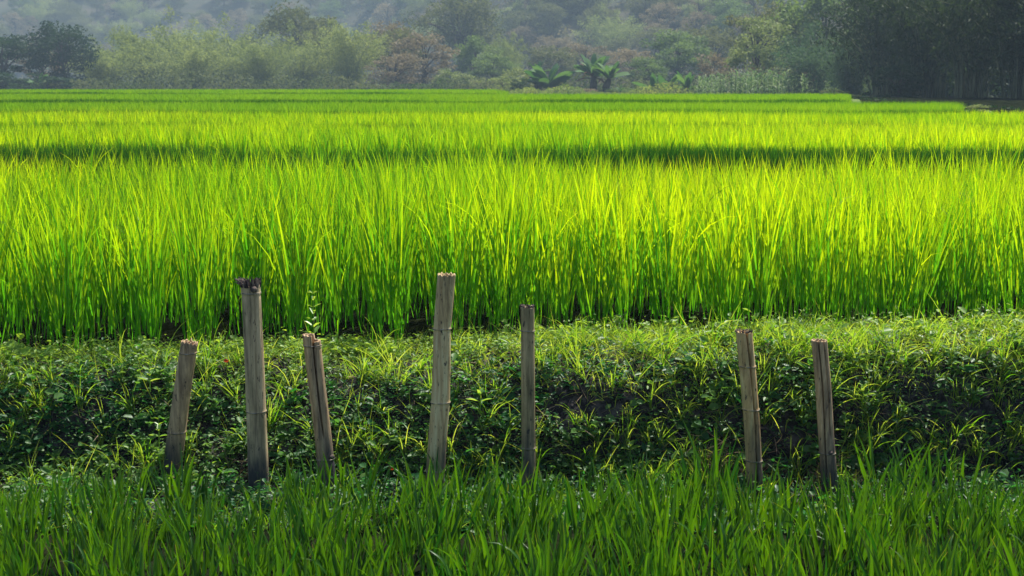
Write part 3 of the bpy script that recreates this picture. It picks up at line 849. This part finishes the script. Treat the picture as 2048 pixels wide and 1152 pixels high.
def make_tree(name, seed, h, w, mat, n=7000, clumps=46, leaf=.30, crown_lo=.18, clump_r=.24, trunk_r=.16, skirt=.22, label='', cat='tree'):
    r = np.random.default_rng(seed)
    root = bpy.data.objects.new(name, None); C.objects.link(root)
    zc = h * (1 + crown_lo) / 2; ch = h * (1 - crown_lo)
    P, cs, wh = crown_points(r, n, clumps, w, ch, zc, 1.0, clump_r)
    if skirt:      # leafy undergrowth of the same tree round its foot
        m_ = int(n * skirt); kk = r.choice(n, m_)
        P2 = P[kk].copy(); P2[:, 2] = np.abs(P2[:, 2] - zc) * .62 + .1; P2[:, :2] *= .92
        P[kk] = P2
    var = np.clip(r.uniform(0.1, .9, clumps)[wh] * .6 + r.uniform(0, .4, n), 0, 1)
    V, Qd, va, t = cards(P, leaf * r.uniform(.5, 1.3, n), .42, var)
    link("crown", np_mesh("crown", V, Qd, {'var': va, 't': t}), mat, parent=root)
    parts = [tube([(0, 0, -.5), (.05 * w * .2, 0, h * .2), (-.03 * w, .02 * w, h * .45), (0, 0, h * .75)], [trunk_r * 1.3, trunk_r, trunk_r * .7, trunk_r * .2], 8)]
    for k in range(0, clumps, 3):
        e = cs[k]; z0 = min(h * .6, max(h * .15, e[2] * .55))
        p0 = np.array([0, 0, z0]); mid = (p0 + e) / 2 + np.array([0, 0, .08 * h])
        parts.append(tube([p0, mid, e], [trunk_r * .45, trunk_r * .3, trunk_r * .08], 5))
    V, Qd, _, _ = join(parts)
    link("trunk", np_mesh("trunk", V, Qd, smooth=True), BARK, parent=root)
    return root


def make_bamboo(seed, h, w, mat, culms=40, n=9000, leaf=.30, low=.15, name="bamboo_clump", culm_r=.04):
    r = np.random.default_rng(seed)
    root = bpy.data.objects.new(name, None); C.objects.link(root)
    parts, LP, LV = [], [], []
    per = n // culms
    for k in range(culms):
        a = r.uniform(0, 2 * PI); sp = r.random() ** .6
        b = np.array([math.cos(a), math.sin(a), 0]) * w * .12 * r.random()
        hh = h * r.uniform(.6, 1.0) * (1.05 - .35 * sp)
        out = np.array([math.cos(a), math.sin(a), 0]) * w * .5 * sp
        s = np.linspace(0, 1, 9)
        pts = b + out * (s ** 2.2)[:, None] + np.array([0, 0, 1]) * (hh * (s - .22 * sp * s ** 4))[:, None]
        pts[:, 2] -= 0.4 * (1 - s)
        parts.append(tube(pts, culm_r * (1 - .85 * s), 5))
        u = low + (1.03 - low) * r.random(per) ** .7
        pp = np.stack([np.interp(u, s, pts[:, i]) for i in range(3)], 1)
        spread = w * .062 * (.5 + np.sin(np.clip(u, 0, 1) * PI) * .9)
        d = r.normal(size=(per, 3)) * spread[:, None] * np.array([1, 1, .7])
        d[:, 2] -= np.abs(d[:, 0]) * .5 + .15
        LP.append(pp + d); LV.append(np.clip(r.uniform(.1, .9) * .5 + r.uniform(0, .5, per), 0, 1))
    P = np.concatenate(LP); P[:, 2] = np.maximum(P[:, 2], .05 + .3 * r.random(len(P)))
    V, Qd, va, t = cards(P, leaf * r.uniform(.5, 1.4, len(P)), .26, np.concatenate(LV), droop=.7)
    link("crown", np_mesh("crown", V, Qd, {'var': va, 't': t}), mat, parent=root)
    V, Qd, _, _ = join(parts)
    link("culms", np_mesh("culms", V, Qd, smooth=True), CULM, parent=root)
    return root


PROTO = {}


def place(key, maker, px, Y, h, w, label, group=None, cat='tree', zg=None, rot=None, name=None):
    """first use builds the tree, later ones are copies scaled to their own size"""
    if key not in PROTO:
        o = maker(); PROTO[key] = (o, [c for c in o.children])
        co = np.array([v.co for v in [c for c in o.children if c.name.startswith('crown')][0].data.vertices])
        lo, hi = np.percentile(co, [1, 99.2], axis=0)
        SIZE[key] = (float(hi[2]), float(max(hi[0] - lo[0], hi[1] - lo[1])))
        root = o
    else:
        src, ch = PROTO[key]
        root = src.copy(); C.objects.link(root)
        for c_ in ch:
            d = c_.copy(); C.objects.link(d); d.parent = root
    x = (px - 1024) / F * Y
    z = float(ground_z(np.array(x), np.array(float(Y)))) if zg is None else zg
    root.location = (x, Y, z)
    H0, W0 = SIZE[key]
    root.scale = (w / W0, w / W0, h / H0)
    root.rotation_euler = (0, 0, rot if rot is not None else random.uniform(0, 6.28))
    for k_ in ('label', 'category', 'group'):
        if k_ in root: del root[k_]
    tag(root, label, cat, group)
    return root


SIZE = dict(tealbamboo=(9, 9), darktree=(8, 8), greentree=(8, 8), olivetree=(8, 9), browntree=(7, 7), paletree=(7, 7), bamboo=(9, 9), bamboo2=(9, 9), darkbamboo=(10, 8), darkbamboo2=(10, 8), bush=(2, 2.6), darkbush=(2, 2.4), drybush=(2, 2.6), palebush=(2, 2.6), bigtree=(14, 14), darkgreen=(8, 8))
MK = dict(
    darktree=lambda: make_tree("broadleaf_tree", 61, 8, 8, TL['dark'], n=9000, clumps=60, leaf=.34, crown_lo=.1),
    darkgreen=lambda: make_tree("broadleaf_tree", 71, 8, 8, TL['dark'], n=8000, clumps=40, leaf=.34, crown_lo=.05, clump_r=.2),
    greentree=lambda: make_tree("broadleaf_tree", 62, 8, 8, TL['green'], n=8000, clumps=50, leaf=.34, crown_lo=.08),
    olivetree=lambda: make_tree("broadleaf_tree", 63, 8, 9, TL['olive'], n=8000, clumps=50, leaf=.32, crown_lo=.12),
    browntree=lambda: make_tree("dry_tree", 64, 7, 7, TL['brown'], n=5200, clumps=44, leaf=.28, crown_lo=.1, clump_r=.2),
    paletree=lambda: make_tree("broadleaf_tree", 65, 7, 7, TL['pale'], n=6500, clumps=48, leaf=.30, crown_lo=.1, clump_r=.2),
    bigtree=lambda: make_tree("broadleaf_tree", 66, 14, 14, TL['olive'], n=14000, clumps=80, leaf=.42, crown_lo=.25, trunk_r=.4),
    bush=lambda: make_tree("bush", 67, 2, 2.6, TL['green'], n=2400, clumps=26, leaf=.17, crown_lo=.0, trunk_r=.04),
    darkbush=lambda: make_tree("bush", 68, 2, 2.4, TL['dark'], n=2600, clumps=26, leaf=.17, crown_lo=.0, trunk_r=.04),
    drybush=lambda: make_tree("bush", 69, 2, 2.6, TL['brown'], n=2000, clumps=24, leaf=.15, crown_lo=.0, trunk_r=.03),
    palebush=lambda: make_tree("bush", 70, 2, 2.6, TL['pale'], n=2200, clumps=26, leaf=.16, crown_lo=.0, trunk_r=.03),
    bamboo=lambda: make_bamboo(81, 9, 9, TL['bamboo'], n=15000),
    bamboo2=lambda: make_bamboo(82, 9, 9, TL['bamboo'], n=15000, culms=26),
    tealbamboo=lambda: make_bamboo(87, 9, 9, TL['tealbamboo'], n=15000, culms=34),
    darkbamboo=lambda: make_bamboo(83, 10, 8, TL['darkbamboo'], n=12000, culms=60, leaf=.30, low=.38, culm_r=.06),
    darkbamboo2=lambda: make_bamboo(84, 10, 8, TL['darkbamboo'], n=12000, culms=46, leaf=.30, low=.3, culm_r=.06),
)


def tree(key, px, ytop, wpx, Y, label, group=None, cat=None, zg=None):
    z = (float(ground_z(np.array(0.), np.array(float(Y)))) if zg is None else zg)
    h = (150 - ytop) / F * Y + EYE - z
    if cat is None: cat = 'bamboo' if 'bamboo' in key else ('bush' if 'bush' in key else 'tree')
    return place(key, MK[key], px, Y, h, wpx / F * Y, label, group, cat, zg=z)


GT = 'trees and bamboo along the far edge of the fields'
for a in [
    ('darktree', -70, 60, 190, 168, 'dark tree cut by the left edge of the treeline'),
    ('darkgreen', 22, 72, 150, 158, 'dark bluish tree at the left end of the treeline'),
    ('browntree', 92, 92, 100, 164, 'brownish thin tree between two dark trees at the left'),
    ('darktree', 138, 52, 125, 160, 'dark round-topped tree, tallest at the left end'),
    ('bamboo', 225, 78, 170, 168, 'hazy bamboo clump right beside the dark round tree'),
    ('bamboo2', 300, 62, 170, 178, 'hazy bamboo clump with an orange tinge, second from the dark round tree'),
    ('bamboo', 372, 42, 190, 186, 'taller hazy bamboo clump rising behind lower plumes on the left'),
    ('bamboo2', 395, 95, 160, 166, 'low pale bamboo plume at the rice edge, left of the broadest clump'),
    ('bamboo', 478, 52, 200, 180, 'broadest pale green bamboo clump in the left treeline'),
    ('bamboo2', 530, 90, 130, 168, 'small bamboo plume spilling toward the rice'),
    ('olivetree', 598, 22, 170, 205, 'flat-topped olive brown tree standing above the bamboo'),
    ('bamboo', 610, 66, 150, 176, 'bamboo clump directly below the flat-topped tree'),
    ('bamboo2', 705, 52, 150, 172, 'rounded green bamboo clump left of the pinkish dry trees'),
    ('olivetree', 660, 60, 120, 190, 'olive tree between two bamboo clumps in the central treeline'),
    ('browntree', 780, 50, 130, 196, 'tall pinkish dry tree behind the central treeline'),
    ('olivetree', 800, 62, 120, 182, 'olive tree left of the big dome-shaped tree'),
    ('browntree', 850, 72, 130, 176, 'pinkish brown tree in front of the big dome-shaped tree'),
    ('browntree', 795, 110, 110, 166, 'low pinkish tree at the rice edge'),
    ('bigtree', 925, -6, 165, 235, 'large dome-shaped grey green tree, tallest in the middle'),
    ('greentree', 952, 78, 80, 196, 'small bright green tree below the dome-shaped tree'),
    ('bamboo2', 1012, 74, 80, 200, 'slim pale green bamboo above the yellow bush'),
    ('greentree', 985, 110, 90, 186, 'rounded green tree behind the yellow bush'),
    ('olivetree', 1100, 95, 120, 205, 'hazy olive tree behind the left banana plant'),
    ('browntree', 1170, 90, 120, 214, 'hazy dry tree behind the banana plants'),
    ('greentree', 1290, 118, 90, 168, 'bright green tree right of the banana plants'),
    ('greentree', 1352, 68, 140, 182, 'large light green tree above the maize patch'),
    ('browntree', 1262, 100, 100, 200, 'hazy brown tree right of the banana plants'),
    ('olivetree', 1420, 58, 130, 196, 'hazy olive tree left of the pale-leaved tree'),
    ('drybush', 1425, 108, 90, 148, 'dry twiggy bush behind the left end of the maize'),
    ('paletree', 1505, 42, 120, 124, 'pale-leaved tree catching the sun behind the maize'),
    ('olivetree', 1555, 15, 180, 142, 'tall olive tree behind the pale-leaved tree'),
    ('greentree', 1640, -20, 190, 136, 'tall dark olive tree left of the dark bamboo wall'),
    ('tealbamboo', 1612, 58, 150, 112, 'green bamboo clump behind the right end of the maize'),
    ('tealbamboo', 1700, 50, 140, 104, 'green bamboo clump beside the dark bamboo wall'),
]:
    tree(*a, group=GT)
GD = 'dark bamboo clumps standing close at the right'
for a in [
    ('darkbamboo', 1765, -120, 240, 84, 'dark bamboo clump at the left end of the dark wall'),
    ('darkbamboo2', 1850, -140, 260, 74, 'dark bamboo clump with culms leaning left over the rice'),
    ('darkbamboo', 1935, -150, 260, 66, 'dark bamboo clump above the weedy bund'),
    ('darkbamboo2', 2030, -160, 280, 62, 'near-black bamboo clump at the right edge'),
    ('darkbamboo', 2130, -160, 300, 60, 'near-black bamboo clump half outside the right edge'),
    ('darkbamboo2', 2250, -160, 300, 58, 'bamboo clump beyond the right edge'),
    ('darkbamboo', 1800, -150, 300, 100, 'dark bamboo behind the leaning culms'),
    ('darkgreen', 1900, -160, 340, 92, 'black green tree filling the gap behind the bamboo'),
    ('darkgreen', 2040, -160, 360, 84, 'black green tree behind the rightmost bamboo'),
    ('darkgreen', 1790, 130, 90, 72, 'low dark bushy tree at the foot of the dark bamboo'),
]:
    tree(*a, group=GD)

def scrub():
    r = np.random.default_rng(91)
    n = 90000
    y = r.uniform(200, 470, n); x = r.uniform(-.48, .48, n) * y
    z = hill_z(x, y); k = (z > -2) & ((z - EYE) / y < .09)
    x, y, z = x[k], y[k], z[k]; n = len(x)
    lump = np.clip(fbm(x, y, 17, 3, .35) + .4, 0, 1.5)
    P = np.stack([x, y, z + r.random(n) * (.5 + 2.6 * lump)], 1)
    V, Qd, va, t = cards(P, r.uniform(.5, 1.3, n), .5, np.clip(.5 + .4 * fbm(x, y, 18, 3, .12) + r.normal(0, .15, n), 0, 1))
    m = leaf_mat("hill_scrub", (0.07, 0.10, 0.04), (0.26, 0.20, 0.11), (0.10, 0.14, 0.04), (0.34, 0.28, 0.12), trans=.3, rough=.8, spec=.1)
    tag(link("scrub", np_mesh("scrub", V, Qd, {'var': va, 't': t}), m), 'dense dry scrub covering the hazy hillside', 'scrub', None, 'stuff')
    # rank growth along the foot of the treeline and of the dark bamboo
    parts = []
    for (a, b, ya, yb, h, num) in ((-300, 1000, 145, 152, 2.3, 9000), (1000, 1760, 145, 153, 2.2, 6000)):
        u = r.random(num); px = a + (b - a) * u; Y = r.uniform(ya, yb, num)
        x = (px - 1024) / F * Y
        hh = h * (.35 + .5 * np.clip(fbm(x, x * 0, 23, 4, .5) + .5, 0, 1.4))
        P = np.stack([x, Y, r.random(num) ** 1.3 * hh], 1)
        parts.append(cards(P, r.uniform(.2, .5, num), .5, np.clip(.5 + .5 * fbm(x, Y, 24, 3, .4), 0, 1)))
    m = leaf_mat("rank_growth", (0.05, 0.09, 0.03), (0.16, 0.17, 0.07), (0.07, 0.13, 0.03), (0.22, 0.24, 0.08), trans=.3, rough=.8, spec=.1)
    V, Qd, va, t = join(parts)
    tag(link("undergrowth", np_mesh("undergrowth", V, Qd, {'var': va, 't': t}), m), 'low rank growth along the foot of the far trees', 'undergrowth', None, 'stuff')
    num = 9000
    px = r.uniform(975, 1680, num); Y = r.uniform(126, 134, num); x = (px - 1024) / F * Y
    hh = .15 + .75 * np.clip(fbm(x, x * 0, 29, 4, .8) + .3, 0, 1.3)
    V, Qd, va, t = cards(np.stack([x, Y, r.random(num) * hh], 1), r.uniform(.1, .28, num), .45, np.clip(.5 + .5 * fbm(x, Y, 30, 3, .6), 0, 1))
    tag(link("garden_weeds", np_mesh("garden_weeds", V, Qd, {'var': va, 't': t}), leaf_mat("garden_weed", (0.10, 0.18, 0.03), (0.38, 0.40, 0.08), (0.16, 0.28, 0.03), (0.5, 0.55, 0.08), trans=.35, rough=.7, spec=.15)), 'yellow green weeds along the foot of the banana plants', 'weeds', None, 'stuff')
    num = 26000
    px = r.uniform(1690, 2330, num); Y = np.interp(px, [1690, 1700, 1900, 1915, 2330], [58, 42, 33, 27, 24]) + r.uniform(0, 1, num) ** 1.5 * 25
    x = (px - 1024) / F * Y
    hh = .05 + .28 * np.clip(fbm(x, x * 0, 27, 4, .9) + .4, 0, 1.4)
    P = np.stack([x, Y, GZ + .15 + r.random(num) * hh], 1)
    V, Qd, va, t = cards(P, r.uniform(.1, .3, num), .4, r.random(num))
    tag(link("undergrowth", np_mesh("undergrowth", V, Qd, {'var': va, 't': t}), TL['dark']), 'dark low growth at the foot of the black bamboo', 'undergrowth', None, 'stuff')


scrub()

# hillside trees, copies of the kinds above
kinds = ['browntree', 'olivetree', 'greentree', 'browntree', 'bamboo', 'olivetree', 'paletree']
lab = {'browntree': 'dry brownish tree on the hazy hillside', 'olivetree': 'olive tree on the hazy hillside', 'greentree': 'green tree on the hazy hillside',
       'bamboo': 'pale bamboo clump on the hazy hillside', 'paletree': 'pale tree on the hazy hillside'}
rr = random.Random(5)
count = 0
tries = 0
spots = []
while count < 230 and tries < 20000:
    tries += 1
    px = rr.uniform(-150, 2000)
    Y = rr.uniform(205, 520)
    x = (px - 1024) / F * Y
    z = float(hill_z(np.array(x), np.array(Y)))
    if z < -1.5: continue
    ysc = 150 - (z + 6 - EYE) / Y * F
    if ysc < -60 or z < -.9 and rr.random() < .7: continue
    if any((x - a) ** 2 + (Y - b) ** 2 < 5.0 ** 2 for a, b in spots): continue
    spots.append((x, Y))
    k = rr.choice(kinds)
    if px < 600 and k == 'paletree': k = 'browntree'
    s = rr.uniform(.8, 1.25)
    place(k, MK[k], px, Y, SIZE[k][0] * s, SIZE[k][1] * s * rr.uniform(1, 1.3), lab[k], 'trees on the hillside', zg=z, cat='bamboo' if k == 'bamboo' else 'tree')
    count += 1
print("hill trees", count)


# ------------------------------------------------------------------ banana plants, maize, bushes
def banana(px, Y, base_y, h, nleaf, L, label, seed, trunk=True, lean=0.0, dead=0):
    r = np.random.default_rng(seed)
    c = at(px, base_y, Y)
    root = bpy.data.objects.new("banana_plant", None); C.objects.link(root); root.location = c
    tag(root, label, 'banana plant', 'banana plants at the field edge')
    th = h * (.42 if trunk else .12)
    V, Qd, _, _ = tube([(0, 0, -.6), (0, 0, th * .5), (lean * th, 0, th)], [.42, .36, .2] if trunk else [.12, .09, .05], 10)
    link("trunk", np_mesh("trunk", V, Qd, smooth=True), BARK, parent=root)
    n = nleaf
    az = np.where(np.arange(n) % 2 == 0, 0, PI) + r.normal(0, .75, n)
    th0 = r.uniform(.15, 1.25, n); bend = r.uniform(.2, .9, n)
    P = np.tile(np.array([lean * th, 0, th]), (n, 1)) + r.normal(0, .03, (n, 3))
    V, Qd, va, t = blades(P, az, th0, bend, np.full(n, L) * r.uniform(.75, 1.15, n), np.full(n, L * .30) * r.uniform(.8, 1.1, n), r.uniform(-.7, .7, n), r.random(n), 9, wide=.16)
    link("leaves", np_mesh("leaves", V, Qd, {'var': va, 't': t}, smooth=False), BANANA, parent=root)
    if dead:
        az = r.uniform(0, 6.28, dead); P = np.tile(np.array([0, 0, th * .8]), (dead, 1))
        V, Qd, va, t = blades(P, az, r.uniform(.6, 1.4, dead), r.uniform(1, 1.8, dead), np.full(dead, L * .8), np.full(dead, .22), r.uniform(-1, 1, dead), r.random(dead), 7, wide=.2)
        link("dead_leaves", np_mesh("dead_leaves", V, Qd, {'var': va, 't': t}), DEADB, parent=root)


banana(1098, 138, 184, 2.6, 26, 2.8, 'broad dark banana plant with a fan of leaves, leftmost of the garden', 1, trunk=False, dead=4)
banana(1076, 140, 184, 3.6, 7, 1.8, 'thin banana plant with withered brown upright leaves behind the fan', 2, dead=4)
banana(1187, 138, 185, 3.7, 20, 2.4, 'tall banana plant with a thick ragged trunk', 3, dead=9)
banana(1213, 136, 185, 3.1, 17, 2.2, 'banana plant with a short trunk leaning right', 4, lean=.2, dead=2)
banana(1240, 132, 186, 1.0, 4, .7, 'tiny banana sucker right of the two trunked banana plants', 5, trunk=False)
banana(1308, 132, 186, 1.6, 6, 2.0, 'small upright banana sucker in the open garden', 6, trunk=False)
banana(1334, 134, 187, 1.4, 8, 2.2, 'low banana plant with two arching leaves', 7, trunk=False)
banana(1374, 130, 187, 2.2, 8, 2.0, 'banana plant with narrow upright leaves left of the maize', 8, trunk=False, dead=2)
banana(78, 150, 178, 2.2, 12, 1.7, 'silvery banana plant before the dark trees at far left', 9, trunk=False)

GB = 'bushes in the garden at the field edge'
for a in [
    ('palebush', 1006, 152, 80, 136, 'pale bush at the left end of the garden'),
    ('palebush', 1038, 136, 75, 139, 'taller yellow green bush behind the dark rounded bush'),
    ('darkbush', 1038, 160, 44, 134, 'dark rounded bush at the left end of the garden'),
    ('palebush', 1130, 176, 80, 132, 'low yellowish bush under the fan-leaved banana plant'),
    ('bush', 1230, 175, 70, 134, 'low green bush between the banana plants'),
    ('bush', 1270, 176, 50, 131, 'low bush in the open part of the garden'),
    ('drybush', 1165, 176, 60, 133, 'dry low bush by the thick banana trunk'),
    ('bush', 1398, 168, 50, 128, 'bush at the left end of the maize'),
    ('palebush', 1660, 178, 60, 96, 'pale weedy bush at the right end of the maize'),
    ('palebush', 1695, 188, 50, 80, 'small pale bush on the grassy bund'),
    ('darkbush', 8, 140, 130, 146, 'dark bush under the dark tree at the left end'),
    ('darkbush', 105, 148, 110, 147, 'dark bush under the dark round-topped tree'),
    ('darkbush', 50, 168, 60, 140, 'dark low bush at the left end of the fields'),
    ('palebush', 895, 138, 60, 158, 'pale round bush at the rice edge in the middle'),
    ('palebush', 930, 148, 60, 156, 'second pale bush right of the pale round bush'),
    ('palebush', 1948, 208, 50, 33.2, 'sunlit pale weeds growing on the bund before the black bamboo'),
    ('palebush', 1905, 214, 30, 33.4, 'small sunlit weeds at the left part of the weedy bund'),
]:
    tree(*a, group=GB)


def make_corn(seed):
    r = np.random.default_rng(seed)
    root = bpy.data.objects.new("maize_plant", None); C.objects.link(root)
    V, Qd, _, _ = tube([(0, 0, -.3), (0, 0, 1), (.03, 0, 2.0)], [.025, .02, .01], 6)
    link("stem", np_mesh("stem", V, Qd), CORN, parent=root)
    n = 13
    z = np.linspace(.15, 1.75, n)
    P = np.stack([np.zeros(n), np.zeros(n), z], 1)
    az = np.where(np.arange(n) % 2 == 0, .3, PI + .3) + r.normal(0, .5, n)
    V, Qd, va, t = blades(P, az, r.uniform(.3, .6, n), r.uniform(1.2, 2.1, n), r.uniform(.55, .85, n), np.full(n, .11), r.uniform(-.5, .5, n), r.random(n), 6)
    link("leaves", np_mesh("leaves", V, Qd, {'var': va, 't': t}), CORN, parent=root)
    n = 8
    V, Qd, va, t = blades(np.tile([.03, 0, 1.95], (n, 1)), r.uniform(0, 6.28, n), r.uniform(.1, .6, n), r.uniform(0, .6, n), np.full(n, .28), np.full(n, .03), r.uniform(-1, 1, n), r.random(n), 3)
    link("tassel", np_mesh("tassel", V, Qd, {'var': va, 't': t}), STRAW, parent=root)
    return root


cp = [make_corn(s) for s in (1, 2, 3)]
used = set()
for i in range(160):
    k = i % 3
    if k not in used: o = cp[k]; used.add(k)
    else:
        o = cp[k].copy(); C.objects.link(o)
        for c_ in cp[k].children:
            d = c_.copy(); C.objects.link(d); d.parent = o
    f = rr.random()
    px = 1392 + f * 258
    Y = rr.uniform(104, 124)
    o.location = ((px - 1024) / F * Y, Y, 0.12)
    hump = .8 + .35 * math.sin(PI * min(1, max(0, (f + .05))))
    s = hump * rr.uniform(.8, 1.15) * .80
    o.scale = (s * 1.05, s * 1.05, s); o.rotation_euler = (0, 0, rr.uniform(0, 6.28))
    tag(o, 'leafy maize plant in the dense patch before the trees', 'maize plant', 'maize plants in the patch')


# low grassy bunds at the right end of the distant paddies
def bund(name, px0, px1, ytop, ybot, Y, dep, seed):
    a = at(px0, ytop, Y); b = at(px1, ytop, Y)
    nx, ny = 60, 9
    u = np.linspace(0, 1, nx)[None, :]; v = np.linspace(-1, 1, ny)[:, None]
    x = a.x + (b.x - a.x) * u + v * 0
    y = Y + dep * v + 0 * u
    top = (a.z - GZ) * (1 - np.abs(v) ** 3) * np.clip(np.minimum(u, 1 - u) * 14, 0, 1) ** .5
    z = GZ - .02 + top + fbm(x, y, seed, 3, 4) * .02
    i = np.arange(nx * ny).reshape(ny, nx)
    Q_ = np.stack([i[:-1, :-1], i[:-1, 1:], i[1:, 1:], i[1:, :-1]], -1).reshape(-1, 4)
    tag(link(name, np_mesh(name, np.stack([x, y, z], -1).reshape(-1, 3), Q_, smooth=True), BUND), kind='structure')


bund("grass_bund", 1640, 1722, 198, 206, 50, .8, 1)
bund("grass_bund", 1835, 1990, 219, 225, 34, .35, 2)


# ------------------------------------------------------------------ haze
def haze_box(x0, x1, y0, y1, z0, z1):
    V = np.array([(x, y, z) for x in (x0, x1) for y in (y0, y1) for z in (z0, z1)], float)
    Q_ = np.array([(0, 1, 3, 2), (4, 6, 7, 5), (0, 4, 5, 1), (2, 3, 7, 6), (0, 2, 6, 4), (1, 5, 7, 3)])
    m, N, L = M("haze_air")
    N.remove(N["Principled BSDF"])
    pv = N.new("ShaderNodeVolumePrincipled")
    pv.inputs["Color"].default_value = (0.60, 0.80, 1.0, 1)
    pv.inputs["Density"].default_value = 0.0008
    pv.inputs["Anisotropy"].default_value = 0.0
    L.new(pv.outputs[0], N["Material Output"].inputs["Volume"])
    o = link("haze", np_mesh("haze", V, Q_), m)
    tag(o, kind='stuff')


haze_box(-930, 930, -8, 1520, -16, 112)
